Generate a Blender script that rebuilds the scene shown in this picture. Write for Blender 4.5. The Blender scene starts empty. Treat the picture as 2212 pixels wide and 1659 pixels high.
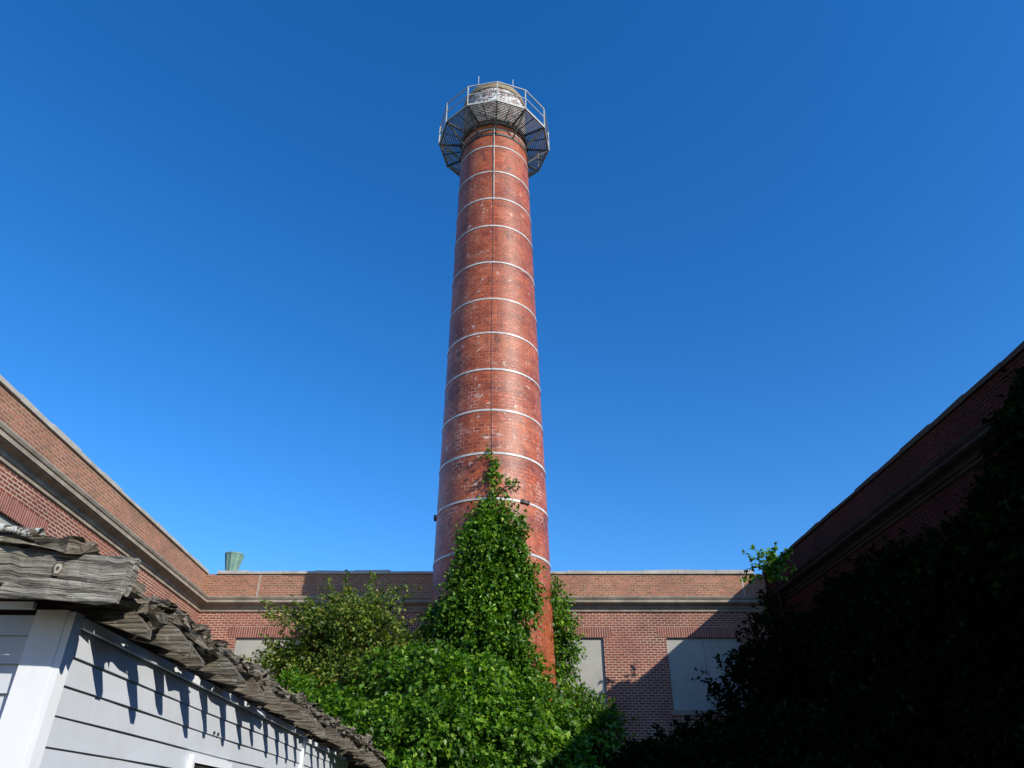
import bpy, math, random
import numpy as np
from mathutils import Vector, noise as mnoise

random.seed(7)
S = bpy.context.scene
COL = S.collection

# ------------------------------------------------------------------ helpers
def link(o, parent=None):
    COL.objects.link(o)
    if parent: o.parent = parent
    return o

def empty(name, loc=(0,0,0), rotz=0.0):
    e = bpy.data.objects.new(name, None)
    e.empty_display_size = 0.5
    e.location = loc; e.rotation_euler = (0,0,rotz)
    return link(e)

class MB:
    def __init__(s): s.v=[]; s.f=[]; s.uv=[]; s.mi=[]
    def face(s, pts, uv=None, mi=0):
        n=len(s.v); s.v += [tuple(p) for p in pts]
        s.f.append(tuple(range(n,n+len(pts)))); s.mi.append(mi)
        if uv is None:
            a=Vector(pts[0]); nn=Vector((0,0,0))
            for i in range(1,len(pts)-1):
                nn += (Vector(pts[i])-a).cross(Vector(pts[i+1])-a)
            if nn.length>0: nn.normalize()
            if abs(nn.z)>0.75: uv=[(p[0],p[1]) for p in pts]
            else:
                t=Vector((-nn.y,nn.x,0)); t.normalize() if t.length>0 else None
                uv=[(p[0]*t.x+p[1]*t.y, p[2]) for p in pts]
        s.uv += list(uv)
    def box(s,x0,x1,y0,y1,z0,z1,mi=0):
        a=(x0,y0,z0);b=(x1,y0,z0);c=(x1,y1,z0);d=(x0,y1,z0)
        e=(x0,y0,z1);f=(x1,y0,z1);g=(x1,y1,z1);h=(x0,y1,z1)
        for q in ((a,d,c,b),(e,f,g,h),(a,b,f,e),(b,c,g,f),(c,d,h,g),(d,a,e,h)): s.face(q,mi=mi)
    def bar(s,p0,p1,w,h=None,mi=0,n=4):
        p0=Vector(p0);p1=Vector(p1); d=(p1-p0)
        L=d.length
        if L<1e-6: return
        d/=L; up=Vector((0,0,1)) if abs(d.z)<0.9 else Vector((1,0,0))
        a=d.cross(up).normalized(); b=a.cross(d).normalized(); h=h or w
        if n==4:
            offs=[a*w/2+b*h/2,-a*w/2+b*h/2,-a*w/2-b*h/2,a*w/2-b*h/2]
        else:
            offs=[a*math.cos(6.28318*i/n)*w/2+b*math.sin(6.28318*i/n)*w/2 for i in range(n)]
        for i in range(n):
            o0=offs[i];o1=offs[(i+1)%n]
            s.face((p0+o0,p0+o1,p1+o1,p1+o0),uv=[(0,i*w),(0,i*w+w),(L,i*w+w),(L,i*w)],mi=mi)
        s.face([p0+o for o in reversed(offs)],uv=[(0,0)]*n,mi=mi); s.face([p1+o for o in offs],uv=[(0,0)]*n,mi=mi)
    def tube(s,pts,rads,n=7,mi=0):
        pts=[Vector(p) for p in pts]; rings=[]
        for i,p in enumerate(pts):
            d=(pts[min(i+1,len(pts)-1)]-pts[max(i-1,0)]).normalized()
            up=Vector((0,0,1)) if abs(d.z)<0.9 else Vector((1,0,0))
            a=d.cross(up).normalized(); b=a.cross(d)
            rings.append([p+(a*math.cos(6.28318*k/n)+b*math.sin(6.28318*k/n))*rads[i] for k in range(n)])
        for i in range(len(rings)-1):
            for k in range(n):
                q=(rings[i][k],rings[i][(k+1)%n],rings[i+1][(k+1)%n],rings[i+1][k])
                s.face(q,uv=[(i*.3,k*.05),(i*.3,k*.05+.05),(i*.3+.3,k*.05+.05),(i*.3+.3,k*.05)],mi=mi)
    def plank(s,o,aL,aW,aH,L,W,H,seed=0,jag=0.03,rough=0.006,mi=0,n=None,sag=0.0):
        rnd=random.Random(seed); o=Vector(o);aL=Vector(aL).normalized();aW=Vector(aW).normalized();aH=Vector(aH).normalized()
        n=n or max(4,int(L/0.12))
        cs=[(0,0),(.33,0),(.66,0),(1,0),(1,.5),(1,1),(.66,1),(.33,1),(0,1),(0,.5)]
        m=len(cs); rings=[]
        e0=[rnd.uniform(0,jag) for _ in cs]; e1=[rnd.uniform(-jag,0) for _ in cs]
        for i in range(n+1):
            t=i/n; r=[]
            er=rough*(1+2.5*(rnd.random()**3))
            for k,(w,h) in enumerate(cs):
                l=t*L+(e0[k] if i==0 else 0)+(e1[k] if i==n else 0)
                jw=rnd.uniform(-er,er); jh=rnd.uniform(-er,er)
                r.append(o+aL*l+aW*(w*W+jw)+aH*(h*H+jh-sag*math.sin(math.pi*t)))
            rings.append(r)
        per=[0]
        for k in range(m):
            w0,h0=cs[k];w1,h1=cs[(k+1)%m]; per.append(per[-1]+abs(w1-w0)*W+abs(h1-h0)*H)
        so=seed*1.37%50
        for i in range(n):
            for k in range(m):
                k2=(k+1)%m
                q=(rings[i][k],rings[i+1][k],rings[i+1][k2],rings[i][k2])
                u0=i/n*L+so;u1=(i+1)/n*L+so
                s.face(q,uv=[(u0,per[k]+so),(u1,per[k]+so),(u1,per[k+1]+so),(u0,per[k+1]+so)],mi=mi)
        s.face(list(reversed(rings[0])),uv=[(so+c[0]*.05,so+c[1]*H) for c in cs][::-1],mi=mi)
        s.face(rings[n],uv=[(so+c[0]*.05,so+c[1]*H) for c in cs],mi=mi)
    def obj(s,name,mats,parent=None,smooth=False):
        me=bpy.data.meshes.new(name); me.from_pydata(s.v,[],s.f)
        uvl=me.uv_layers.new(name="UVMap")
        uvl.data.foreach_set("uv",np.array(s.uv,dtype=np.float32).ravel())
        if not isinstance(mats,(list,tuple)): mats=[mats]
        for m in mats: me.materials.append(m)
        me.polygons.foreach_set("material_index",np.array(s.mi,dtype=np.int32))
        if smooth:
            me.polygons.foreach_set("use_smooth",np.ones(len(s.f),dtype=bool))
            import bmesh
            bm=bmesh.new(); bm.from_mesh(me); bmesh.ops.remove_doubles(bm,verts=bm.verts,dist=1e-5); bm.to_mesh(me); bm.free()
        me.update()
        o=bpy.data.objects.new(name,me)
        return link(o,parent)

# ------------------------------------------------------------------ node helpers
class NT:
    def __init__(s,name):
        s.m=bpy.data.materials.new(name); s.m.use_nodes=True
        s.t=s.m.node_tree; s.b=s.t.nodes["Principled BSDF"]; s.out=s.t.nodes["Material Output"]
    def n(s,typ,**kw):
        x=s.t.nodes.new(typ)
        for k,v in kw.items():
            if k in x.inputs.keys(): x.inputs[k].default_value=v
            else: setattr(x,k,v)
        return x
    def l(s,a,b): s.t.links.new(a,b)
    def uv(s,scale=(1,1,1),loc=(0,0,0),kind="UV"):
        tc=s.n("ShaderNodeTexCoord"); mp=s.n("ShaderNodeMapping")
        mp.inputs["Scale"].default_value=scale; mp.inputs["Location"].default_value=loc
        s.l(tc.outputs[kind],mp.inputs["Vector"]); return mp.outputs["Vector"]
    def noise(s,vec,scale,detail=4,rough=.55,dist=0):
        x=s.n("ShaderNodeTexNoise"); x.inputs["Scale"].default_value=scale; x.inputs["Detail"].default_value=detail
        x.inputs["Roughness"].default_value=rough; x.inputs["Distortion"].default_value=dist
        s.l(vec,x.inputs["Vector"]); return x.outputs["Fac"]
    def ramp(s,fac,stops):
        r=s.n("ShaderNodeValToRGB"); s.l(fac,r.inputs["Fac"]); e=r.color_ramp.elements
        while len(e)<len(stops): e.new(0.5)
        for i,(p,c) in enumerate(stops):
            e[i].position=p
            e[i].color=(c,c,c,1) if not isinstance(c,(tuple,list)) else (*c,1)
        return r.outputs["Color"]
    def mix(s,a,b,fac,mode="MIX"):
        x=s.n("ShaderNodeMix"); x.data_type="RGBA"; x.blend_type=mode; x.clamp_factor=True
        fi=x.inputs[0]; ai=x.inputs[6]; bi=x.inputs[7]
        for sock,val in ((fi,fac),(ai,a),(bi,b)):
            if isinstance(val,(int,float)): sock.default_value=val if sock is fi else (val,val,val,1)
            elif isinstance(val,(tuple,list)):
                if sock is fi: sock.default_value=val[0]
                else: sock.default_value=(*val[:3],1)
            else: s.l(val,sock)
        return x.outputs[2]
    def math(s,op,a,b=0.0):
        x=s.n("ShaderNodeMath"); x.operation=op
        for i,val in enumerate((a,b)):
            if isinstance(val,(int,float)): x.inputs[i].default_value=val
            else: s.l(val,x.inputs[i])
        return x.outputs[0]
    def bump(s,h,strength=.5,dist=.02):
        x=s.n("ShaderNodeBump"); x.inputs["Strength"].default_value=strength; x.inputs["Distance"].default_value=dist
        s.l(h,x.inputs["Height"]); s.l(x.outputs["Normal"],s.b.inputs["Normal"]); return x
    def color(s,c):
        if isinstance(c,(tuple,list)): s.b.inputs["Base Color"].default_value=(*c[:3],1)
        else: s.l(c,s.b.inputs["Base Color"])
    def rough(s,r):
        if isinstance(r,(int,float)): s.b.inputs["Roughness"].default_value=r
        else: s.l(r,s.b.inputs["Roughness"])

def brick_material(name,c1,c2,mortar,mortar2,bw,rh,ms,rough=.8,bstr=.6,dark=.55,efflo=0.0,spec=.3,patch=1.0):
    t=NT(name); uv=t.uv()
    br=t.n("ShaderNodeTexBrick"); br.offset=.5; br.squash=1
    br.inputs["Scale"].default_value=1; br.inputs["Brick Width"].default_value=bw; br.inputs["Row Height"].default_value=rh
    br.inputs["Mortar Size"].default_value=ms; br.inputs["Mortar Smooth"].default_value=.15; br.inputs["Bias"].default_value=0
    br.inputs["Color1"].default_value=(*c1,1); br.inputs["Color2"].default_value=(*c2,1); br.inputs["Mortar"].default_value=(*c1,1)
    nz=t.n("ShaderNodeTexNoise"); nz.inputs["Scale"].default_value=1.7; t.l(uv,nz.inputs["Vector"])
    sub=t.n("ShaderNodeVectorMath"); sub.operation="MULTIPLY_ADD"
    t.l(nz.outputs["Color"],sub.inputs[0]); sub.inputs[1].default_value=(.03,.018,0); t.l(uv,sub.inputs[2])
    t.l(sub.outputs[0],br.inputs["Vector"])
    col=br.outputs["Color"]
    big=t.ramp(t.noise(uv,.45*patch,5,.6),[(.3,dark),(.7,1.1)])
    col=t.mix(col,big,1,"MULTIPLY")
    fine=t.ramp(t.noise(uv,9,3,.6),[(.3,.7),(.7,1.2)])
    col=t.mix(col,fine,1,"MULTIPLY")
    m=t.mix(mortar2,mortar,t.ramp(t.noise(uv,.8,4,.65),[(.4,0.0),(.6,1.0)]),"MIX")
    if efflo>0:
        bd=t.ramp(t.noise(t.uv((.12,1.1,1),(4,1,0)),1.0,4,.7),[(.32,(.55,.46,.44)),(.5,(1.0,1.0,1.0)),(.7,(1.22,1.28,1.25))])
        col=t.mix(col,bd,1,"MULTIPLY")
        pale=t.ramp(t.noise(t.uv((1,.8,1),(8,3,0)),1.5,7,.72),[(.50,0.0),(.70,.35)])
        col=t.mix(col,(.56,.25,.14),pale)
    out=t.mix(col,m,br.outputs["Fac"])
    if efflo>0:
        # lime bloom: along joints and in blotches, heaviest low on the visible shaft
        sp=t.n("ShaderNodeSeparateXYZ"); t.l(uv,sp.inputs[0])
        hb=t.ramp(t.math("MULTIPLY",sp.outputs[1],1/30.0),[(.28,.15),(.35,.8),(.43,.8),(.50,.12)])
        e=t.ramp(t.noise(uv,3.2,6,.75),[(.58,0.0),(.64,1.0)])
        e2=t.ramp(t.noise(uv,.33,3,.5),[(.44,0.0),(.59,1.0)])
        e2=t.mix(e2,1.0,hb)
        near=t.ramp(t.noise(uv,14,3,.7),[(.42,0.0),(.55,1.0)])
        ee=t.mix(t.mix(e,e2,1,"MULTIPLY"),near,1,"MULTIPLY")
        out=t.mix(out,(.70,.59,.51),ee)
        jm=t.ramp(t.noise(t.uv((1,1,1),(2,9,0)),1.3,5,.7),[(.53,0.0),(.62,.75)])
        jm=t.mix(t.mix(jm,hb,1,"MULTIPLY"),br.outputs["Fac"],1,"MULTIPLY")
        out=t.mix(out,(.76,.67,.58),jm)
        so=t.ramp(t.noise(t.uv((1,.5,1),(3,7,0)),1.3,6,.7),[(.59,0.0),(.69,.75)])
        out=t.mix(out,(.06,.022,.015),so)
        stv=t.ramp(t.noise(t.uv((5,.25,1),(1,2,0)),1.0,5,.7),[(.50,0.0),(.7,.5)])
        out=t.mix(out,(.17,.040,.018),stv)
    t.color(out); t.rough(rough); t.b.inputs["Specular IOR Level"].default_value=spec
    h=t.math("ADD",t.math("MULTIPLY",br.outputs["Fac"],-1.0),t.math("MULTIPLY",t.noise(uv,22,4,.7),.9))
    t.bump(h,bstr,.012)
    return t.m

M={}
M["brick"]=brick_material("red_brick",(.34,.10,.055),(.24,.062,.036),(.52,.40,.30),(.36,.26,.20),.23,.082,.013)
M["brick_parapet"]=brick_material("parapet_brick",(.44,.17,.092),(.27,.12,.065),(.42,.32,.23),(.30,.22,.16),.23,.082,.010,dark=.78)
M["brick_shade_tint"]=brick_material("shade_tinted_brick",(.062,.013,.009),(.036,.008,.006),(.058,.034,.024),(.036,.02,.015),.23,.082,.012,spec=.05)  # darkened copy of the red brick: right wing's shade painted into the colour
M["chim"]=brick_material("chimney_brick",(.53,.110,.030),(.35,.066,.018),(.46,.20,.11),(.20,.05,.025),.24,.125,.011,rough=.42,bstr=.8,dark=.66,efflo=1.0,spec=.42,patch=1.3)
M["soldier"]=brick_material("soldier_brick",(.36,.11,.07),(.26,.07,.05),(.46,.36,.28),(.34,.24,.18),.082,.5,.012)

def simple(name,c1,c2,scale=6,rough=.7,bump=.2,kind="Object",metal=0,det=5,spec=.5):
    t=NT(name); v=t.uv(kind=kind)
    t.color(t.ramp(t.noise(v,scale,det,.65),[(.3,c1),(.7,c2)])); t.rough(rough); t.b.inputs["Metallic"].default_value=metal
    t.b.inputs["Specular IOR Level"].default_value=spec
    if bump: t.bump(t.noise(v,scale*5,5,.7),bump,.02)
    return t.m
M["stone"]=simple("cornice_stone",(.20,.165,.12),(.40,.33,.25),2.2,.85,.3)
M["stone_shade_tint"]=simple("shade_tinted_stone",(.018,.014,.010),(.04,.03,.022),2.2,.9,.3,spec=.1)  # cornice stone with the right wing's shade put into its colour
M["coping"]=simple("coping_stone",(.30,.27,.22),(.50,.46,.39),1.6,.85,.4)
M["coping_shade_tint"]=simple("shade_tinted_coping",(.035,.026,.022),(.07,.055,.046),1.6,.9,.4,spec=.1)  # shaded copy of the coping stone, darkness is painted shade, not soot
M["board"]=simple("painted_board",(.33,.32,.27),(.43,.41,.35),1.2,.7,.08)
M["board_shade_tint"]=simple("shade_tinted_board",(.012,.012,.011),(.025,.022,.02),1.2,.9,.08,spec=.1)  # window boards of the right wall, shade built into the paint colour
M["galv"]=simple("galvanised_steel",(.30,.30,.265),(.54,.54,.49),3,.5,.1)
M["steel_dark"]=simple("dark_steel",(.035,.033,.03),(.09,.08,.07),4,.6,.1,metal=.3)
M["bracket"]=simple("bracket_steel",(.05,.048,.042),(.13,.12,.105),4,.6,.1)
M["hoop"]=simple("hoop_paint",(.34,.32,.29),(.72,.70,.64),2.5,.4,.1)
M["copper"]=simple("green_copper",(.12,.22,.17),(.24,.36,.28),5,.7,.1)
M["roofing"]=simple("roofing_felt",(.04,.04,.04),(.09,.085,.08),2,.9,.3)
M["bark"]=simple("bark",(.05,.035,.022),(.14,.10,.06),9,.9,.5)
M["bark_shade_tint"]=simple("shade_tinted_bark",(.01,.008,.006),(.03,.022,.015),9,.9,.5,spec=.1)  # bark darkened to deepen the shade on the right-hand plants
M["concrete_top"]=simple("chimney_cap",(.20,.14,.08),(.34,.26,.16),3,.85,.3)

t=NT("weathered_painted_brick"); uv=t.uv()
br=t.n("ShaderNodeTexBrick"); br.inputs["Scale"].default_value=1; br.inputs["Brick Width"].default_value=.24; br.inputs["Row Height"].default_value=.125
br.inputs["Mortar Size"].default_value=.018; br.inputs["Color1"].default_value=(.26,.10,.07,1); br.inputs["Color2"].default_value=(.14,.08,.065,1); br.inputs["Mortar"].default_value=(.46,.42,.37,1)
t.l(uv,br.inputs["Vector"])
sep=t.n("ShaderNodeSeparateXYZ"); t.l(uv,sep.inputs[0])
w=t.ramp(t.noise(uv,2.6,6,.75,.6),[(.50,0.0),(.54,1.0)])
hz=t.ramp(t.math("MULTIPLY",t.math("SUBTRACT",sep.outputs[1],28.0),.5),[(.1,.25),(.35,1.0)])
c=t.mix(br.outputs["Color"],(.62,.6,.56),t.mix(w,hz,1,"MULTIPLY"))
blk=t.ramp(t.noise(t.uv(loc=(5,2,0)),3.4,4,.6,1.5),[(.54,0.0),(.58,1.0)])
c=t.mix(c,(.05,.06,.055),t.mix(blk,hz,1,"MULTIPLY"))
t.color(c); t.rough(.7); M["chimtop"]=t.m

def paint(name,base,dirt,amt):
    t=NT(name); v=t.uv(kind="Object")
    d=t.ramp(t.noise(v,1.6,7,.7),[(.45,0.0),(.78,amt)])
    st=t.ramp(t.noise(t.uv((6,6,.7),kind="Object"),2.2,5,.7),[(.52,0.0),(.78,amt*.6)])
    t.color(t.mix(t.mix(base,dirt,d),dirt,st)); t.rough(.5)
    t.bump(t.noise(v,14,4,.6),.08,.01); return t.m
M["siding"]=paint("grey_siding_paint",(.60,.63,.67),(.44,.44,.43),.5)
M["cream"]=paint("cream_siding_paint",(.68,.62,.48),(.44,.40,.30),.5)
M["white"]=paint("white_trim_paint",(.84,.86,.88),(.60,.59,.55),.3)

def wood(name,c0,c1,c2,moss=.3,brown=.7):
    t=NT(name); uv=t.uv((1.2,26,1)); uv2=t.uv()
    g=t.noise(uv,1.6,7,.72,.25)
    c=t.ramp(g,[(.28,c0),(.48,c1),(.70,c2)])
    crack=t.ramp(t.noise(t.uv((.9,38,1),(2,3,0)),1.3,4,.8),[(.40,0.0),(.47,1.0)])
    c=t.mix(t.mix(c,(.02,.016,.012),.88),c,crack)
    mo=t.ramp(t.noise(uv2,3.5,6,.7),[(.55,0.0),(.68,moss)])
    c=t.mix(c,(.075,.09,.03),mo)
    br_=t.ramp(t.noise(t.uv(loc=(9,4,0)),2.1,5,.7),[(.5,0.0),(.7,brown)])
    c=t.mix(c,(.11,.06,.035),br_)
    wh=t.ramp(t.noise(t.uv(loc=(1,14,0)),9,6,.8),[(.58,0.0),(.66,.6)])
    c=t.mix(c,(.55,.55,.50),wh)
    t.color(c); t.rough(.9)
    t.bump(t.math("ADD",g,t.math("MULTIPLY",crack,.8)),1.0,.025); return t.m
M["wood"]=wood("weathered_wood",(.085,.075,.06),(.28,.26,.215),(.54,.52,.45),.25,.4)
M["rot"]=wood("rotten_wood",(.035,.027,.02),(.17,.145,.105),(.40,.365,.285),.5,.8)
t=NT("lichen_bark"); v=t.uv(kind="Object")
t.color(t.mix(t.ramp(t.noise(v,9,5,.7),[(.3,(.06,.045,.03)),(.7,(.16,.12,.08))]),(.55,.57,.53),t.ramp(t.noise(v,14,5,.75),[(.48,0.0),(.54,1.0)])))
t.rough(.95); t.bump(t.noise(v,25,5,.7),.8,.03); M["lichen"]=t.m

def leaf_mat(name,stops,trans=.35,spec=.4,rough=.42):
    t=NT(name); geo=t.n("ShaderNodeNewGeometry")
    c=t.ramp(geo.outputs["Random Per Island"],stops)
    v=t.uv(kind="Object")
    c=t.mix(c,t.ramp(t.noise(v,.8,3,.6),[(.35,(.55,.62,.5)),(.65,(1.25,1.15,1.0))]),1,"MULTIPLY")
    t.color(c); t.rough(rough); t.b.inputs["Specular IOR Level"].default_value=spec
    tr=t.n("ShaderNodeBsdfTranslucent"); t.l(t.mix(c,(1.3,1.5,.4),1,"MULTIPLY"),tr.inputs["Color"])
    ms=t.n("ShaderNodeMixShader"); ms.inputs[0].default_value=trans
    t.l(t.b.outputs[0],ms.inputs[1]); t.l(tr.outputs[0],ms.inputs[2]); t.l(ms.outputs[0],t.out.inputs["Surface"])
    return t.m
M["leaf"]=leaf_mat("vine_leaf",[(0,(.02,.07,.004)),(.5,(.08,.20,.012)),(.88,(.19,.37,.03)),(1,(.34,.46,.06))],.38)
M["leaf2"]=leaf_mat("shrub_leaf",[(0,(.05,.09,.01)),(.5,(.12,.20,.02)),(.82,(.24,.31,.05)),(1,(.40,.32,.12))],.38)
M["leaf_shade_tint"]=leaf_mat("shade_tinted_leaf",[(0,(.003,.007,.002)),(.6,(.008,.016,.003)),(1,(.020,.034,.008))],.2,.03,.8)  # near-black leaf colour carries the shade of the right-hand growth

# ------------------------------------------------------------------ ground
t=NT("ground_soil_grass"); v=t.uv(kind="Object")
t.color(t.ramp(t.noise(v,.6,8,.7),[(.35,(.03,.035,.015)),(.55,(.05,.07,.02)),(.7,(.09,.075,.05))])); t.rough(.95)
t.bump(t.noise(v,6,6,.7),.6,.05)
g=MB(); g.face(((-600,-600,0),(600,-600,0),(600,600,0),(-600,600,0))); g.obj("ground",t.m)

# ------------------------------------------------------------------ brick building round the yard
TOP=9.45; SH=.043
def xl(y): return -10.01-SH*y
def xr(y): return 10.31-SH*y
YB=26.0; YS=-26.0
bld=empty("brick_building")
PL0=Vector((xl(YS),YS,0)); PL=Vector((xl(YB),YB,0)); PR=Vector((xr(YB),YB,0)); PR0=Vector((xr(YS),YS,0))

def wall(name,p0,p1,nrm,opens,z0=0,z1=8.45,mat=None,sill=False):
    d=(p1-p0); L=d.length; d/=L; mb=MB()
    ss=sorted({0,L,*[o[0] for o in opens],*[o[1] for o in opens]})
    zz=sorted({z0,z1,*[o[2] for o in opens],*[o[3] for o in opens]})
    P=lambda s,z,n=0: p0+d*s+nrm*n+Vector((0,0,z))
    flip = d.cross(Vector((0,0,1))).dot(nrm)<0
    for i in range(len(ss)-1):
        for j in range(len(zz)-1):
            sm=(ss[i]+ss[i+1])/2; zm=(zz[j]+zz[j+1])/2
            if any(o[0]<sm<o[1] and o[2]<zm<o[3] for o in opens): continue
            f=[P(ss[i],zz[j]),P(ss[i+1],zz[j]),P(ss[i+1],zz[j+1]),P(ss[i],zz[j+1])]
            if flip: f.reverse()
            mb.face(f)
    for (a,b,za,zb) in opens:
        r=-.10
        for f in ([P(a,za),P(a,zb),P(a,zb,r),P(a,za,r)],[P(b,za),P(b,za,r),P(b,zb,r),P(b,zb)],
                  [P(a,zb),P(b,zb),P(b,zb,r),P(a,zb,r)],[P(a,za),P(a,za,r),P(b,za,r),P(b,za)]): mb.face(f)
    mb.obj(name,mat or M["brick"],bld)
    bd=MB(); so=MB(); si=MB()
    for (a,b,za,zb) in opens:
        n=2; w=(b-a)/n
        for k in range(n):
            off=-.085-.004*random.random()
            bd.face([P(a+w*k+.006,za+.01,off),P(a+w*(k+1)-.006,za+.01,off),P(a+w*(k+1)-.006,zb-.01,off),P(a+w*k+.006,zb-.01,off)])
        bd.face([P(a,za,-.098),P(b,za,-.098),P(b,zb,-.098),P(a,zb,-.098)],mi=1)
        f=[(a-.25,zb+.0),(b+.25,zb+.0),(b+.33,zb+.36),(a-.33,zb+.36)]
        so.face([P(s_,z_,.006) for s_,z_ in f],uv=[(s_,z_-zb) for s_,z_ in f])
        for s0,s1,z0_,z1_,n_ in ((a-.06,b+.06,za-.14,za,.05),):
            A=[P(s0,z0_,n_),P(s1,z0_,n_),P(s1,z1_,n_),P(s0,z1_,n_)]; B=[P(s0,z0_,-.1),P(s1,z0_,-.1),P(s1,z1_,-.1),P(s0,z1_,-.1)]
            si.face(A)
            for k in range(4): si.face([A[k],B[k],B[(k+1)%4],A[(k+1)%4]])
    if opens:
        bd.obj(name+"_boards",[M["board"] if mat is None else M["board_shade_tint"],M["steel_dark"]],bld)
        so.obj(name+"_soldier_course",M["soldier"] if mat is None else mat,bld); si.obj(name+"_sills",M["stone"] if mat is None else M["stone_shade_tint"],bld)

nL=Vector((1,SH,0)).normalized(); nR=-nL; nB=Vector((0,-1,0))
def s_on_left(y): return (y-YS)*math.sqrt(1+SH*SH)
lo=[(s_on_left(y),s_on_left(y+2.7),4.6,7.1) for y in (-21,-16,-11,-6,-1.5,3.3,8.05,12.8,17.6,22.0)]
wall("wall_left",PL0,PL,nL,lo)
bo=[(x-PL.x,x+2.6-PL.x,4.74,7.08) for x in (-9.65,-4.4,.59,5.38)]
wall("wall_rear",PL,PR,nB,bo)
wall("wall_right",PR0,PR,nR,[(s_on_left(y),s_on_left(y+2.7),4.6,7.1) for y in (-18,-13,-8,-3,2,7,12,17)],mat=M["brick_shade_tint"])
wall("parapet_left",PL0,PL,nL,[],8.45,9.31,M["brick_parapet"])
wall("parapet_rear",PL,PR,nB,[],8.45,9.31,M["brick_parapet"])
wall("parapet_right",PR0,PR,nR,[],8.45,9.31,M["brick_shade_tint"])

def sweep(mb,path,prof,norms):
    offs=[]
    for i in range(len(path)):
        if i==0: m=norms[0]
        elif i==len(path)-1: m=norms[-1]
        else:
            a=norms[i-1];b=norms[i]; m=(a+b)/(1+a.dot(b))
        offs.append(m)
    for i in range(len(path)-1):
        for k in range(len(prof)-1):
            (n0,z0),(n1,z1)=prof[k],prof[k+1]
            mb.face([path[i]+offs[i]*n0+Vector((0,0,z0)),path[i+1]+offs[i+1]*n0+Vector((0,0,z0)),
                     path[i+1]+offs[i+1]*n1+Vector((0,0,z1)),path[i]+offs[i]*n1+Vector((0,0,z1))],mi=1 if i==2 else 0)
path=[PL0,PL,PR,PR0]; norms=[nL,nB,nR]
mb=MB()
sweep(mb,path,[(.0,7.95),(.05,7.96),(.05,8.04),(.09,8.05),(.11,8.12),(.19,8.17),(.27,8.19),(.27,8.215),(.31,8.22),(.31,8.31),(.34,8.33),(.37,8.39),(.37,8.42),(.0,8.47)],norms)
mb.obj("cornice",[M["stone"],M["stone_shade_tint"]],bld)
mb=MB()
for (a,b,nn) in ((PL0,PL,nL),(PL,PR,nB),(PR0,PR,nR)):
    d=(b-a);L=d.length;d/=L; s0=0.36 if nn is nB else 0
    rr=random.Random(3); mi_=1 if nn is nR else 0
    while s0<L-.05:
        s1=min(L-(0.36 if nn is nB else -.0),s0+rr.uniform(1.0,1.5))
        if s1-s0<.2: break
        dz=rr.uniform(-.02,.035); dn=rr.uniform(-.01,.012); tz=rr.uniform(-.018,.018)
        pts=[]
        for s_,tt in ((s0+.006,-tz),(s1-.006,tz)):
            base=a+d*s_
            pts.append([base+nn*(.06+dn)+Vector((0,0,9.312)),base+nn*(.06+dn)+Vector((0,0,TOP-.04+dz+tt)),base+nn*(-.05)+Vector((0,0,TOP+dz+tt)),
                        base+nn*(-.42)+Vector((0,0,TOP-.02+dz+tt)),base+nn*(-.42)+Vector((0,0,9.312))])
        for k in range(5):
            k2=(k+1)%5; mb.face([pts[0][k],pts[1][k],pts[1][k2],pts[0][k2]],mi=mi_)
        mb.face(pts[0][::-1],mi=mi_); mb.face(pts[1],mi=mi_); s0=s1
mb.obj("coping",[M["coping"],M["coping_shade_tint"]],bld)
mb=MB(); W=10
for a,b,nn in ((PL0,PL,nL),(PR0,PR,nR)):
    i0=a-nn*.36;i1=b-nn*.36
    mb.face([i0+Vector((0,0,9.0)),i1+Vector((0,0,9.0)),i1+Vector((0,0,9.31)),i0+Vector((0,0,9.31))])
    o0=a-nn*W;o1=b-nn*W
    mb.face([i0+Vector((0,0,9.0)),o0+Vector((0,0,9.0)),o1+Vector((0,0,9.0)),i1+Vector((0,0,9.0))],mi=1)
    mb.face([o0,o1,o1+Vector((0,0,9.0)),o0+Vector((0,0,9.0))])
    mb.face([a,o0,o0+Vector((0,0,9.0)),a+Vector((0,0,9.0))])
xo0=PL.x-W;xo1=PR.x+W
mb.face([(PL.x,YB+.36,9.0),(PR.x,YB+.36,9.0),(PR.x,YB+.36,9.31),(PL.x,YB+.36,9.31)])
mb.face([(xo0,YB+.003,8.99),(xo1,YB+.003,8.99),(xo1,YB+W,8.99),(xo0,YB+W,8.99)],mi=1)
mb.face([(xo0,YB+W,0),(xo1,YB+W,0),(xo1,YB+W,8.99),(xo0,YB+W,8.99)])
mb.face([(xo0,YB,0),(xo0,YB+W,0),(xo0,YB+W,8.99),(xo0,YB,8.99)]); mb.face([(xo1,YB,0),(xo1,YB+W,0),(xo1,YB+W,8.99),(xo1,YB,8.99)])
mb.obj("roof_and_outer_walls",[M["brick"],M["roofing"]],bld)
mb=MB()
for x in (-9.2,8.35): mb.box(x,x+.045,YB-.004,YB+.02,8.47,9.3)
mb.obj("expansion_joints",M["coping"],bld)

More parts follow.
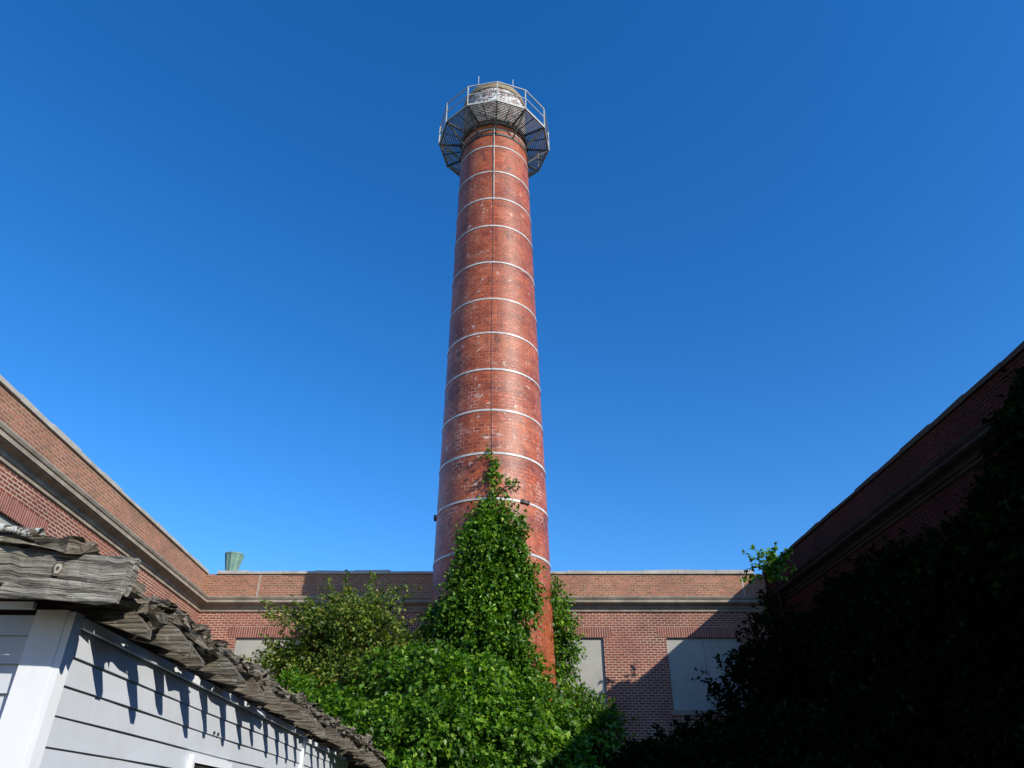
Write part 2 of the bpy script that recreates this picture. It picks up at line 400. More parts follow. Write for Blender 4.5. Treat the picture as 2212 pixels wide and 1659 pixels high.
# ------------------------------------------------------------------ copper roof vent
vent=empty("copper_roof_vent",(-11.15,28.2,9.0)); mb=MB(); N=12
prof=[(.16,0),(.16,.75),(.17,.8),(.35,1.70),(.37,1.72),(.37,1.77),(.31,1.77),(.15,.85)]
for k in range(N):
    a0=6.28318*k/N;a1=6.28318*(k+1)/N
    for i in range(len(prof)-1):
        (r0,z0),(r1,z1)=prof[i],prof[i+1]
        mb.face([(r0*math.cos(a0),r0*math.sin(a0),z0),(r0*math.cos(a1),r0*math.sin(a1),z0),(r1*math.cos(a1),r1*math.sin(a1),z1),(r1*math.cos(a0),r1*math.sin(a0),z1)])
    mb.bar((.17*math.cos(a0),.17*math.sin(a0),.8),(.355*math.cos(a0),.355*math.sin(a0),1.71),.02)
mb.obj("flared_cowl",M["copper"],vent)

# ------------------------------------------------------------------ chimney
YC=22.0
RT=[(0,1.93),(4.9,1.86),(8.15,1.81),(10.2,1.78),(16.7,1.645),(25.8,1.478),(27.6,1.43),(30.1,1.38)]
def cr(z): return float(np.interp(z,[a for a,_ in RT],[b for _,b in RT]))
def cx(z): return -.55-.009*z
ch=empty("brick_chimney")
def lathe(mb,prof,N=96,mi=0,ax=cx):
    for i in range(len(prof)-1):
        (r0,z0),(r1,z1)=prof[i][:2],prof[i+1][:2]
        for k in range(N):
            a0=2*math.pi*k/N;a1=2*math.pi*(k+1)/N
            mb.face([(ax(z0)+r0*math.cos(a0),YC+r0*math.sin(a0),z0),(ax(z0)+r0*math.cos(a1),YC+r0*math.sin(a1),z0),
                     (ax(z1)+r1*math.cos(a1),YC+r1*math.sin(a1),z1),(ax(z1)+r1*math.cos(a0),YC+r1*math.sin(a0),z1)],
                    uv=[(a0*1.72,z0),(a1*1.72,z0),(a1*1.72,z1),(a0*1.72,z1)],mi=mi)
mb=MB(); zs=list(np.arange(0,27.5,.9))+[27.55]
lathe(mb,[(cr(z),z) for z in zs])
mb.obj("shaft",M["chim"],ch,smooth=True)
mb=MB(); lathe(mb,[(cr(27.55),27.55),(1.42,28.6),(1.40,29.75)]); mb.obj("painted_upper_shaft",M["chimtop"],ch,smooth=True)
mb=MB(); lathe(mb,[(1.40,29.75),(1.44,29.76),(1.45,29.95),(1.42,30.08),(1.15,30.1),(1.13,29.0),(.01,29.0)]); mb.obj("cap",M["concrete_top"],ch)
mb=MB()
HO=[8.3,9.89,11.42,12.98,14.57,16.09,17.6,19.34,21.2,22.7,24.24,25.79,26.9]
for z in HO:
    r=cr(z); h=.034 if z<26.5 else .026
    lathe(mb,[(r-.01,z-h),(r+.018,z-h+.001),(r+.018,z+h-.001),(r-.01,z+h)])
mb.obj("steel_hoops",M["hoop"],ch)
mb=MB()
for i,z in ((1,9.89),):
    for a in (-55,184):
        a=math.radians(a); r=cr(z)+.04
        p=Vector((cx(z)+r*math.cos(a),YC+r*math.sin(a),z)); tt=Vector((-math.sin(a),math.cos(a),0))
        mb.bar(p-tt*.15,p+tt*.15,.05,.08); mb.bar(p-tt*.11-Vector((0,0,.05)),p-tt*.11+Vector((0,0,.06)),.06,.09)
        mb.bar(p+tt*.11-Vector((0,0,.05)),p+tt*.11+Vector((0,0,.06)),.06,.09)
mb.obj("hoop_clamps",M["steel_dark"],ch)
mb=MB(); a=-math.pi/2
def onsh(z,ang,off): r=cr(z)+off; return (cx(z)+r*math.cos(ang),YC+r*math.sin(ang),z)
pts=[onsh(z,a+.010*math.sin(z*.7),.012) for z in np.linspace(4,29.9,40)]
mb.tube(pts,[.007]*40,6)
for z in np.arange(5,27,1.6): mb.bar(onsh(z,a-.010,.012),onsh(z,a+.010,.012),.035,.025)
mb.obj("lightning_cable",M["steel_dark"],ch)
mb=MB(); pts=[onsh(z,a+.02,.03) for z in np.linspace(22.6,27.0,12)]; mb.tube(pts,[.018]*12,6)
mb.obj("conduit",M["hoop"],ch)
mb=MB()
for dx,dy,h in ((-.72,-1.0,31.1),(.86,-.9,31.0),(-.1,1.2,31.0)):
    mb.bar((cx(30)+dx,YC+dy,28.6),(cx(30)+dx*1.0,YC+dy,h),.035,n=6)
mb.obj("lightning_rods",M["galv"],ch)

# walkway
PZ=27.5; RO=2.45; NP=12; A0=math.radians(-90+4)
C=Vector((cx(PZ),YC,0))
def pp(k,r,z): a=A0+2*math.pi*k/NP; return C+Vector((r*math.cos(a),r*math.sin(a),z))
fl=MB(); rl=MB(); st=MB()
for k in range(NP):
    fl.bar(pp(k,RO,PZ),pp(k+1,RO,PZ),.05,.11)
    fl.bar(pp(k,1.52,PZ),pp(k+1,1.52,PZ),.04,.07)
    st.bar(pp(k,1.44,PZ-.05),pp(k,RO,PZ-.05),.055,.09)
    ns=11
    for i in range(ns):
        r=1.58+(RO-.06-1.58)*i/(ns-1)
        a=pp(k,r,PZ+.02);b=pp(k+1,r,PZ+.02)
        fl.bar(a+(b-a)*.02,b-(b-a)*.02,.052,.012)
    m0=(pp(k,1.55,PZ-.005)+pp(k+1,1.55,PZ-.005))/2; m1=(pp(k,RO,PZ-.005)+pp(k+1,RO,PZ-.005))/2
    st.bar(m0,m1,.03,.03)
    rl.bar(pp(k,RO+.02,PZ-.08),pp(k,RO+.02,PZ+1.2),.05)
    rl.bar(pp(k,RO+.02,PZ+1.18),pp(k+1,RO+.02,PZ+1.18),.045)
    rl.bar(pp(k,RO+.02,PZ+.62),pp(k+1,RO+.02,PZ+.62),.035)
    st.bar(pp(k,cr(26.5)+.02,26.55),pp(k,RO-.08,PZ-.1),.055,.065)
fl.obj("walkway_grating",M["galv"],ch); rl.obj("walkway_railing",M["galv"],ch)
r=cr(27.2); lathe(st,[(r,27.2),(r+.06,27.2),(r+.06,27.38),(r,27.38)],48); r=cr(26.6); lathe(st,[(r,26.5),(r+.04,26.5),(r+.04,26.62),(r,26.62)],48)
st.obj("walkway_brackets",M["bracket"],ch)

# ------------------------------------------------------------------ clapboard shed with rotten roof
shed=empty("clapboard_shed",(-2.74,4.6,0),math.atan(SH))
LY=10.9
mb=MB(); mb.box(-4.0,-.005,.02,LY,0,2.66); mb.obj("wall_core",M["siding"],shed)
mb=MB(); ex=.165
z=.16
rr=random.Random(11)
while z<2.6:
    z1=min(z+ex+.02,2.65)
    for (ya,yb) in ((.07,6.93),(7.05,LY)):
        n=int((yb-ya)/.5)
        for i in range(n):
            a=ya+(yb-ya)*i/n; b=ya+(yb-ya)*(i+1)/n
            w0=.024+.003*math.sin(a*2.1+z*5)+.002*math.sin(a*7+z*11); w1=.024+.003*math.sin(b*2.1+z*5)+.002*math.sin(b*7+z*11)
            d0=.004*math.sin(a*1.3+z*3);d1=.004*math.sin(b*1.3+z*3)
            mb.face([(w0,a,z+d0),(w1,b,z+d1),(.006,b,z1),(.006,a,z1)])
            mb.face([(0,a,z+d0),(0,b,z+d1),(w1,b,z+d1),(w0,a,z+d0)])
    z+=ex
mb.obj("side_siding",M["siding"],shed)
mb=MB(); z=.10; i=0
while z<2.62:
    z1=min(z+ex+.02,2.7); mi=1 if z<1.95 else 0
    mb.face([(-4,-.03,z),(-.2,-.03,z),(-.2,-.004,z1),(-4,-.004,z1)],mi=mi)
    mb.face([(-4,.02,z),(-.2,.02,z),(-.2,-.03,z),(-4,-.03,z)],mi=mi); z+=ex
mb.obj("front_siding",[M["siding"],M["cream"]],shed)
mb=MB()
mb.box(-.205,-.012,-.065,.02,0,2.72); mb.box(-.0105,.035,-.062,.05,0,2.71)
mb.obj("corner_post",M["white"],shed)
mb=MB()
mb.box(.026,.052,.055,6.9,2.635,2.695); mb.box(.026,.052,7.02,LY,2.59,2.64)
mb.box(.01,.055,6.93,7.03,.1,2.66); mb.box(.01,.055,LY,LY+.08,.1,2.64)
mb.box(-4,-.22,-.10,-.06,2.72,2.76)
wy0,wy1,wz1,wz0=2.45,3.6,2.04,1.0
mb.box(.02,.065,wy0,wy1,wz1,wz1+.06); mb.box(.02,.063,wy0,wy0+.06,wz0,wz1); mb.box(.02,.063,wy1-.06,wy1,wz0,wz1); mb.box(.02,.07,wy0,wy1,wz0-.06,wz0)
mb.obj("white_trim",M["white"],shed)
mb=MB(); mb.box(.03,.045,wy0+.06,wy1-.06,wz0,wz1); mb.box(.02,.05,8.0,9.6,1.2,2.2)
mb.obj("window_pane",M["steel_dark"],shed)
mb=MB()
for y in (2.98,3.1): mb.bar((.01,y,2.32),(.035,y,2.32),.03,n=10)
mb.obj("vent_holes",M["steel_dark"],shed)
def drop(y): return -.05*max(0,y-8.5)
def outx(y): return .085*max(0,y-7.5)
mb=MB()
y=.12
rr=random.Random(21)
while y<12.8:
    dz=drop(y); ox=outx(y)+rr.uniform(-.10,.05); wv=.06+rr.uniform(0,.025)
    prof=[(-.15,2.71),(.08,2.70),(.24+ox*.5,2.665),(.40+ox,2.62+rr.uniform(-.02,.02)),(.49+ox,2.60+rr.uniform(-.02,.02)),(.49+ox,2.65),(.36+ox,2.78),(.26,2.85),(-.15,2.88)]
    j=[(rr.uniform(-.010,.010)) for _ in prof]
    A=[(x_,y+j[i],z_+dz) for i,(x_,z_) in enumerate(prof)]; B=[(x_,y+wv+j[i],z_+dz) for i,(x_,z_) in enumerate(prof)]
    mb.face(A,uv=[(p[0]+y,p[2]) for p in A]); mb.face(B[::-1],uv=[(p[0]+y,p[2]) for p in B[::-1]])
    for i in range(len(prof)):
        i2=(i+1)%len(prof); mb.face([A[i],B[i],B[i2],A[i2]],uv=[(y,0),(y,wv),(y+.2,wv),(y+.2,0)])
    y+=.56+rr.uniform(-.04,.04)
mb.obj("rafter_tails",M["rot"],shed)
mb=MB(); sd=1
for row,(x0,w,z0,h) in enumerate(((.18,.12,2.85,.045),(.05,.12,2.865,.03),(.26,.07,2.80,.05))):
    y=-.25+row*.2
    while y<12.6:
        L=rr.uniform(.35,1.1)
        mb.plank((x0+outx(y)+rr.uniform(-.04,.04),y,z0+drop(y)+rr.uniform(-.03,.02)),(.07*rr.uniform(-1,1)+(.08 if y>7.5 else 0),1,.05*rr.uniform(-1,1)-(.05 if y>8.5 else 0)),(1,0,-.07+rr.uniform(-.15,.15)),(0.07,0,1),L,w,h,seed=sd,jag=.16,rough=.012)
        sd+=1; y+=L+(rr.uniform(-.02,.12) if row<2 else rr.uniform(.2,.7))
mb.obj("eave_boards",M["rot"],shed)
mb=MB()
y=-.12
while y<12.8:
    w=rr.uniform(.10,.28); Lx=rr.uniform(.35,.6); end=.26+rr.uniform(-.17,.12)+outx(y)
    mb.plank((end-Lx,y,2.94+drop(y)-.078*(end-Lx)+rr.uniform(-.03,.025)),(1,rr.uniform(-.14,.14),-.078+rr.uniform(-.10,.04)),(0,1,rr.uniform(-.26,.26)),(.078,0,1),Lx,w*.92,rr.uniform(.025,.065),seed=sd,jag=.17,rough=.018,n=7); sd+=1
    if rr.random()<.55:
        e2=end-rr.uniform(-.03,.16); w2=rr.uniform(.06,.18)
        mb.plank((e2-.5,y+rr.uniform(-.05,.05),2.995+drop(y)+rr.uniform(-.02,.02)-.085*(e2-.5)),(1,rr.uniform(-.3,.3),-.09+rr.uniform(-.06,.06)),(0,1,rr.uniform(-.25,.25)),(.09,0,1),.5,w2,rr.uniform(.02,.045),seed=sd,jag=.22,rough=.018,n=7); sd+=1
    y+=w+(.05 if rr.random()<.25 else 0)
mb.obj("roof_planks",M["rot"],shed)
mb=MB(); mb.face([(.0,-.2,2.98),(.0,9,2.98),(-4.1,9,3.30),(-4.1,-.2,3.30)]); mb.face([(.0,-.2,2.93),(-4.1,-.2,3.24),(-4.1,9,3.24),(.0,9,2.93)])
mb.face([(.0,9,2.98),(.1,12,2.83),(-4.1,12,3.12),(-4.1,9,3.30)])
mb.obj("roof_deck",M["roofing"],shed)
sl=math.tan(math.radians(4.6)); ax=Vector((1,0,-sl)); uz=Vector((sl,0,1))
mb=MB()
mb.plank((-2.2,-.42,2.73+2.65*sl),ax,(0,1,0),uz,2.70,.05,.215,seed=901,jag=.04,rough=.006,n=40)
mb.plank((-.24,-.445,2.705),(1,0,-.05),(0,1,0),(0.05,0,1),.70,.024,.075,seed=905,jag=.03,rough=.004)
mb.obj("fascia_beam",M["wood"],shed)
mb=MB()
mb.plank((-2.2,-.46,2.955+2.65*sl),ax,(0,1,0),uz,2.46,.20,.045,seed=911,jag=.2,rough=.018,n=30)
mb.plank((-1.5,-.40,3.01+1.95*sl),ax+Vector((0,.03,0)),(0,1,0),uz,1.56,.17,.035,seed=915,jag=.25,rough=.018)
mb.plank((-.25,-.36,2.945),(1,.1,-.10),(0,1,0),(0.1,0,1),.66,.16,.05,seed=917,jag=.2,rough=.016)
mb.plank((-.1,-.2,2.90),(1,.35,-.12),(-.4,1,0),(0.1,0,1),.56,.13,.05,seed=919,jag=.18,rough=.016)
mb.plank((.0,-.05,2.83),(1,.45,-.14),(-.4,1,0),(0.1,0,1),.50,.12,.045,seed=921,jag=.18,rough=.016)
mb.obj("fascia_top_boards",M["rot"],shed)
mb=MB(); pts=[];rd=[]
for i in range(22):
    tt=i/21; pts.append((-2.1+1.95*tt,-.40+.03*math.sin(i),3.10+.16*(1-tt)+.008*math.sin(i*2.1))); rd.append(.028+.009*math.sin(i*1.9)+.006*rr.random())
mb.tube(pts,rd,9); mb.obj("lichen_branch",M["lichen"],shed,smooth=True)
mb=MB()
for (x_,z_,r_) in ((.05,2.87,.042),(-.58,2.905,.04),(-1.3,2.98,.03)):
    for rad,yy,mi in ((r_,-.432,0),(r_*.66,-.4345,1),(r_*.26,-.437,2)):
        P=[(x_+rad*math.cos(a_)*.7*(1+.2*math.sin(a_*3+x_*9)),yy,z_+rad*math.sin(a_)*1.3*(1+.2*math.cos(a_*2+x_))) for a_ in np.linspace(0,2*math.pi,19)[:-1]]
        mb.face(P,mi=mi)
mb.obj("beam_knots",[M["rot"],M["coping"],M["steel_dark"]],shed)
mb=MB(); pts=[(-1.0+.03*i,-.05-.01*math.sin(i),2.42+.012*i*math.sin(i*.5)+.008*i) for i in range(18)]
mb.tube(pts,[.004]*18,5); mb.obj("loose_wire",M["white"],shed)

# ------------------------------------------------------------------ foliage
def leaf_mesh(name,P,A,N,size,mat,parent=None,wid=.32):
    A=A/np.linalg.norm(A,axis=1,keepdims=True)
    N=N-A*np.sum(A*N,axis=1,keepdims=True); N=N/(np.linalg.norm(N,axis=1,keepdims=True)+1e-9)
    B=np.cross(A,N); s=size[:,None]
    n=len(P); V=np.empty((n,5,3),dtype=np.float32)
    V[:,0]=P; V[:,1]=P+A*s*.42+B*s*wid+N*s*.10; V[:,2]=P+A*s*1.0-N*s*.12; V[:,3]=P+A*s*.42-B*s*wid+N*s*.10; V[:,4]=P+A*s*.45
    me=bpy.data.meshes.new(name); me.vertices.add(n*5); me.vertices.foreach_set("co",V.ravel())
    tri=np.array([0,4,1, 4,2,1, 0,3,4, 4,3,2],dtype=np.int32)
    idx=(np.arange(n,dtype=np.int32)[:,None]*5+tri[None]).ravel()
    me.loops.add(len(idx)); me.loops.foreach_set("vertex_index",idx)
    nf=len(idx)//3; me.polygons.add(nf); me.polygons.foreach_set("loop_start",np.arange(nf,dtype=np.int32)*3)
    me.polygons.foreach_set("loop_total",np.full(nf,3,dtype=np.int32))
    me.update(calc_edges=True); me.validate(); me.materials.append(mat)
    o=bpy.data.objects.new(name,me); return link(o,parent)

def sprigs(blobs,dens,seed,leaf=.14,k=14,slen=(.25,.6),fronty=.45,droop=.35,upb=.35,inner=.5):
    rg=np.random.default_rng(seed); Ps=[];As=[];Ns=[];Sz=[]
    for (x,y,z,rx,ry,rz) in blobs:
        area=4*math.pi*((rx*ry)**1.6+(rx*rz)**1.6+(ry*rz)**1.6)**(1/1.6)/3**(1/1.6)
        n=max(8,int(area*dens/k)); 
        d=rg.normal(size=(n,3)); d/=np.linalg.norm(d,axis=1,keepdims=True)
        d=d[d[:,1]<fronty]; n=len(d)
        R=np.array([rx,ry,rz]); f=rg.uniform(inner,1.0,size=(n,1))**.6
        lum=1+.16*np.sin(d[:,:1]*5+x*3)*np.cos(d[:,2:]*6+z*2)
        base=np.array([x,y,z])+d*R*f*lum*.88
        sd=d+rg.normal(size=(n,3))*.45+np.array([0,0,upb]); sd/=np.linalg.norm(sd,axis=1,keepdims=True)
        L=rg.uniform(*slen,size=(n,1))
        for j in range(k):
            tt=(j+rg.random((n,1)))/k
            p=base+sd*L*tt+np.array([0,0,-1])*droop*L*tt**2+rg.normal(size=(n,3))*.035
            a=sd*.5+rg.normal(size=(n,3))*.6+np.array([0,0,-.45])+d*.3
            nn=d*.5+np.array([0,-.1,.75])+rg.normal(size=(n,3))*.45
            Ps.append(p);As.append(a);Ns.append(nn);Sz.append(rg.uniform(.6,1.15,n)*leaf)
    P=np.concatenate(Ps);A=np.concatenate(As);N=np.concatenate(Ns);Z=np.concatenate(Sz)
    r=np.interp(P[:,2],[a for a,_ in RT],[b for _,b in RT])
    ok=(P[:,0]-(-.55-.009*P[:,2]))**2+(P[:,1]-YC)**2>(r+.02)**2
    ok&=P[:,2]>.02
    ok&=P[:,1]<YB-.03
    return P[ok],A[ok],N[ok],Z[ok]

rr=random.Random(77)
prof_z=[2.0,3.3,4.4,4.96,5.54,6.14,6.76,7.4,7.8,8.07,8.5,8.9,9.2,9.5,9.75,10.1,10.5,11.0]
prof_L=[-2.9,-2.8,-2.7,-2.5,-2.4,-2.2,-1.95,-1.75,-1.3,-1.25,-1.42,-1.25,-1.05,-.95,-1.0,-.90,-.85,-.7]
prof_R=[1.3,1.25,.95,.62,.52,.38,.55,.6,.5,.4,.32,.12,.05,.08,.10,-.05,-.28,-.45]
ib=[]
z=2.0
while z<10.9:
    Lx=float(np.interp(z,prof_z,prof_L))+rr.uniform(-.18,.22);Rx=float(np.interp(z,prof_z,prof_R))+rr.uniform(-.22,.16); wd=max(.2,Rx-Lx)
    m=max(1,int(wd/.40))
    for i in range(m):
        if rr.random()<.12 and z<9: continue
        x=Lx+(i+.5)/m*wd+rr.uniform(-.15,.15)*(1 if z<9.3 else .5)
        r=min(.38,max(.12,wd*.25))*rr.uniform(.5,1.25)
        dx=x-cx(z); rc=cr(z)
        ys=YC-math.sqrt(max(0,rc*rc-dx*dx)) if abs(dx)<rc else YC-.3
        bulge=.04+.9*max(0,(9.8-z)/7)*rr.uniform(.1,1)*(1-abs((x-(Lx+Rx)/2))/(wd/2+.01)*.5)
        ib.append((x,ys-bulge,z+rr.uniform(-.15,.15),r,r*.8,r*rr.uniform(.8,1.3)))
    z+=.28
for z in np.arange(10.6,11.35,.16): ib.append((-.60+rr.uniform(-.05,.05),YC-cr(z)-.03,float(z),.08,.06,.10))
ivy=empty("chimney_ivy")
P=sprigs(ib,420,1,leaf=.135,slen=(.12,.50),k=10,droop=.5,upb=.15,inner=.25)
leaf_mesh("ivy_leaves",*P,M["leaf"],ivy)
mb=MB()
for i in range(16):
    x0=rr.uniform(-2,.5); pts=[];zt=rr.uniform(6,11.2)
    Lz=float(np.interp(zt,prof_z,prof_L));Rz=float(np.interp(zt,prof_z,prof_R)); x1=rr.uniform(Lz-.25,Rz)
    for s_ in range(12):
        tt=s_/11; z=zt*tt; x=x0+(x1-x0)*tt+.08*math.sin(s_*1.7+i); rc=cr(z)+.03; dx=max(-rc*.98,min(rc*.98,x-cx(z)))
        pts.append((cx(z)+dx,YC-math.sqrt(rc*rc-dx*dx),z))
    mb.tube(pts,[.03*(1-.8*s_/11) for s_ in range(12)],5)
mb.obj("ivy_stems",M["bark"],ivy)

cb=[]
for z in np.arange(2.2,7.9,.3):
    w=.22+.22*math.sin(z*1.9)**2+(.35 if z<4.6 else 0)
    cb.append((1.40+.12*math.sin(z*2.3)+(.3 if z<4.8 else 0)-(.15 if z>7 else 0),22.2+rr.uniform(-.3,.4),float(z),w*rr.uniform(.5,1.1),.4,.3))
cb+=[(1.9,20.8,3.9,.7,.6,.4),(2.4,20.6,3.7,.5,.6,.4),(1.5,20.3,3.0,.9,.8,.8)]
v2=empty("climbing_vine"); P=sprigs(cb,380,2,leaf=.14,slen=(.2,.6),k=10,fronty=.9)
leaf_mesh("vine_leaves",*P,M["leaf"],v2)
mb=MB(); mb.tube([(1.7,22.3,0),(1.5,22.2,2.5),(1.45,22.2,5),(1.35,22.2,7.9)],[.07,.05,.035,.015]); mb.obj("vine_stem",M["bark"],v2)

lb=[]
for (x,y,z,r) in [(-3.9,19.6,4.2,1.2),(-2.7,19.4,4.5,1.0),(-1.6,18.9,4.3,1.1),(-.6,18.9,4.2,1.0),(.3,19.2,3.8,.8),(.9,19.3,3.3,.75),
                  (-5.0,19.0,3.6,1.1),(-4.2,18.2,3.1,1.1),(-3.0,17.9,3.0,1.2),(-1.9,17.7,2.9,1.2),(-.8,17.8,2.8,1.1),(.2,18.0,2.7,1.0),(1.0,18.6,2.5,.9),
                  (-5.6,18.6,2.6,1.2),(-3.6,17.2,1.6,1.2),(-2.0,17.0,1.6,1.2),(-.4,17.1,1.5,1.2),(.9,17.8,1.5,1.0)]:
    for q in range(3):
        a=rr.uniform(0,6.28); lb.append((x+.5*r*math.cos(a),y+rr.uniform(-.5,.3),z+.45*r*math.sin(a),r*rr.uniform(.35,.75),r*.7,r*rr.uniform(.35,.65)))
th=empty("vine_thicket"); P=sprigs(lb,350,3,leaf=.15,slen=(.3,.9),k=14,droop=.7,upb=.3,fronty=.35)
leaf_mesh("thicket_leaves",*P,M["leaf"],th)

sb=[]
for (x,z,r) in [(-4.9,6.35,.7),(-4.1,6.6,.6),(-4.6,5.9,.9),(-5.7,6.1,.65),(-6.1,5.5,.5),(-5.4,5.3,.9),(-4.9,5.0,1.0),(-3.4,6.0,.6),(-3.0,5.6,.6),(-2.6,5.2,.7),(-3.8,5.1,1.0),(-2.5,4.7,.8),(-5.6,4.6,.8),(-4.2,4.2,1.0)]:
    for q in range(3):
        a=rr.uniform(0,6.28); sb.append((x+.6*r*math.cos(a),20.6+rr.uniform(-.5,.6),z+.55*r*math.sin(a),r*rr.uniform(.35,.65),r*.7,r*rr.uniform(.35,.65)))
sh=empty("overgrown_shrub"); P1=sprigs(sb,290,4,leaf=.13,slen=(.35,1.1),k=14,droop=.45,upb=.6,fronty=.8)
rg=np.random.default_rng(9); mb=MB()
PP=[];AA=[];NN=[];ZZ=[]
for i in range(90):
    b=rr.choice(sb[:33]); ang=rr.uniform(-1.2,1.2); x0,z0=b[0],b[2]+.1; L=rr.uniform(.7,1.5)
    if i<9: x0,z0=[(-5.0,6.5),(-4.7,6.6),(-4.2,6.7),(-3.75,6.6),(-6.0,6.0),(-6.2,5.4),(-5.5,6.3),(-6.3,5.0),(-3.3,6.3)][i]; L=1.4 if i<4 else 1.15; ang=[-.1,.1,.12,.35,-.7,-1.2,-.5,-1.0,.4][i]
    d=Vector((math.sin(ang),rr.uniform(-.4,.2),math.cos(ang))); pts=[];y0=b[1]
    for s_ in range(9):
        tt=s_/8; p=Vector((x0,y0,z0))+d*L*tt+Vector((math.sin(ang)*.3,-.1,-.35))*L*tt*tt; pts.append(p)
    mb.tube(pts,[.012*(1-.8*s_/8) for s_ in range(9)],4)
    for s_ in range(8):
        for q in range(5):
            f=rr.random(); p=pts[s_].lerp(pts[s_+1],f)
            PP.append(np.array(p)+rg.normal(size=3)*.02); AA.append(rg.normal(size=3)*.7+np.array([0,0,-.3])+np.array(d)*.5); NN.append(np.array([0,-.3,.7])+rg.normal(size=3)*.4); ZZ.append(rr.uniform(.09,.17))
P1=[np.concatenate([P1[0],np.array(PP)]),np.concatenate([P1[1],np.array(AA)]),np.concatenate([P1[2],np.array(NN)]),np.concatenate([P1[3],np.array(ZZ)])]
leaf_mesh("shrub_leaves",*P1,M["leaf2"],sh,wid=.28)
for i in range(26):
    b=rr.choice(sb); x0=-4.4+rr.uniform(-.5,.5)
    pts=[(x0,20.8,0),(x0+.2*(b[0]-x0),20.8,1.6),(x0+.6*(b[0]-x0),20.7,b[2]*.65),(b[0],b[1],b[2]+.2)]
    mb.tube(pts,[.07,.05,.03,.008],6)
mb.obj("shrub_branches",M["bark"],sh)

# shaded growth at the right
db=[]
for i in range(84):
    y=rr.uniform(9.0,24.5); off=rr.uniform(.4,1.3); x=xr(y)-off; r=rr.uniform(.5,.95)
    zmax=1.6+6.2*(x/xr(y))-r-.35
    zc=rr.uniform(.6,zmax)
    db.append((x,y,zc,r,r,r*.9))
for i in range(80):
    y=rr.uniform(9,25); x=xr(y)-.25; db.append((x,y,rr.uniform(4.2,7.1),.25,.6,.5))
for (x,y,z,r) in [(9.0,11.5,6.6,.55),(9.1,11.2,7.2,.5),(9.1,11.1,7.7,.4),(8.9,11.4,5.9,.7),(8.9,10.8,6.4,.8),(9.0,10.4,7.2,.7),(9.0,12.2,6.0,.6),(9.1,10.2,7.8,.5)]:
    db.append((x,y,z,r,r,r))
wc=empty("wall_creeper"); P=sprigs(db,230,5,leaf=.17,slen=(.2,.55),k=12,fronty=.9)
leaf_mesh("creeper_leaves",*P,M["leaf_shade_tint"],wc)
mb=MB()
for y in (12,14.5,17,19.5,22,23.5):
    x=xr(y)-.25; mb.tube([(x-.3,y,0),(x-.15,y+.3,2.5),(x-.1,y-.2,5),(x-.1,y+.2,6.8)],[.09,.07,.05,.02])
mb.obj("creeper_stems",M["bark_shade_tint"],wc)
eb=[]
for i in range(46):
    y=rr.uniform(15.5,24); x=rr.uniform(2.3,8.2); zt=2.5+.28*(x-2)*(y/20)+rr.uniform(-.5,.4); zt=min(zt,4.6)
    r=rr.uniform(.7,1.1); eb.append((x,y,zt-r*.8,r,r,r*.9)); eb.append((x+rr.uniform(-.5,.5),y,zt-r*2.2,r*1.1,r,r))
eb+=[(7.3,22.4,5.3,.9,.9,.8),(7.9,22.6,6.3,.7,.7,.7),(6.9,22.5,4.6,.9,.8,.8),(8.1,22.8,7.0,.5,.5,.6),(6.3,22.3,5.0,.5,.5,.5)]
uz_=empty("shaded_shrubs"); P=sprigs(eb,200,6,leaf=.17,slen=(.3,.8),k=12,fronty=.6)
leaf_mesh("shaded_shrub_leaves",*P,M["leaf_shade_tint"],uz_)
mb=MB()
for (x,y) in ((3.5,20),(5,18),(6.5,21),(7.4,22.4),(5.8,23)):
    mb.tube([(x,y,0),(x+.1,y,1.5),(x-.2,y,3)],[.09,.06,.03])
mb.obj("shaded_shrub_trunks",M["bark_shade_tint"],uz_)

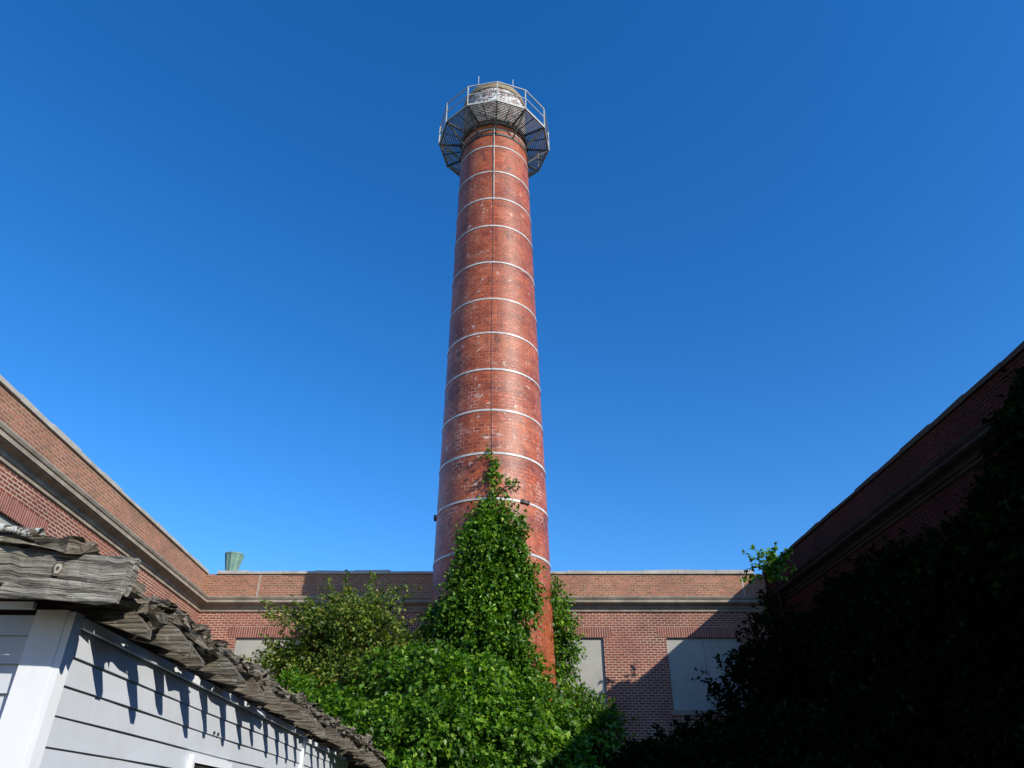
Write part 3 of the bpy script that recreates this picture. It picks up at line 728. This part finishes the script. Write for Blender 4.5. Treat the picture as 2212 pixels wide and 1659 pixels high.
sa=empty("sapling"); mb=MB(); PP=[];AA=[];NN=[];ZZ=[]
mb.tube([(8.3,22.2,0),(8.25,22.2,3),(8.2,22.1,6),(8.1,22.0,8.4)],[.09,.07,.05,.02])
for i in range(22):
    z0=rr.uniform(7.9,8.6); ang=rr.uniform(-1.5,1.3); L=rr.uniform(.4,1.15); d=Vector((math.sin(ang),rr.uniform(-.5,.4),math.cos(ang)*.6)).normalized()
    pts=[Vector((8.1,22.0,z0))+d*L*t_/6+Vector((0,0,-.12))*(t_/6)**2 for t_ in range(7)]
    mb.tube(pts,[.012*(1-.8*t_/6) for t_ in range(7)],4)
    for s_ in range(6):
        for q in range(3):
            p=pts[s_].lerp(pts[s_+1],rr.random())
            PP.append(np.array(p)+rg.normal(size=3)*.03); AA.append(rg.normal(size=3)*.7+np.array([0,0,-.3])); NN.append(np.array([0,-.3,.6])+rg.normal(size=3)*.4); ZZ.append(rr.uniform(.12,.20))
leaf_mesh("sapling_leaves",np.array(PP),np.array(AA),np.array(NN),np.array(ZZ),M["leaf"],sa,wid=.36)
mb.obj("sapling_stem",M["bark_shade_tint"],sa)

# ------------------------------------------------------------------ sky, sun, camera
sunv=Vector((1.09,-1,.803)).normalized()
el=math.asin(sunv.z); rot=math.atan2(sunv.x,sunv.y)
w=bpy.data.worlds.new("World"); S.world=w; w.use_nodes=True
nt=w.node_tree; bg=nt.nodes["Background"]; sk=nt.nodes.new("ShaderNodeTexSky"); sk.sky_type='NISHITA'; sk.sun_disc=False
sk.sun_elevation=el; sk.sun_rotation=rot; sk.altitude=0; sk.air_density=1.0; sk.dust_density=0.15; sk.ozone_density=4.5
hs=nt.nodes.new("ShaderNodeHueSaturation"); hs.inputs["Saturation"].default_value=1.28; hs.inputs["Value"].default_value=1.47; hs.inputs["Hue"].default_value=.506
nt.links.new(sk.outputs[0],hs.inputs["Color"]); nt.links.new(hs.outputs[0],bg.inputs["Color"]); bg.inputs["Strength"].default_value=.15
ld=bpy.data.lights.new("sun","SUN"); ld.energy=5.0; ld.angle=math.radians(.5); ld.color=(1,.95,.86)
lo_=bpy.data.objects.new("sun",ld); lo_.rotation_euler=sunv.to_track_quat('Z','Y').to_euler(); lo_.location=(20,-20,30); link(lo_)
cd=bpy.data.cameras.new("camera"); cam=bpy.data.objects.new("camera",cd); link(cam)
cd.sensor_width=36; cd.lens=36*1550/2212; cd.clip_end=3000; cd.clip_start=.05
cam.location=(0,0,1.6); cam.rotation_euler=(math.radians(90+31.36),0,0)
S.camera=cam
S.view_settings.view_transform='Standard'; S.view_settings.look='None'; S.view_settings.exposure=0
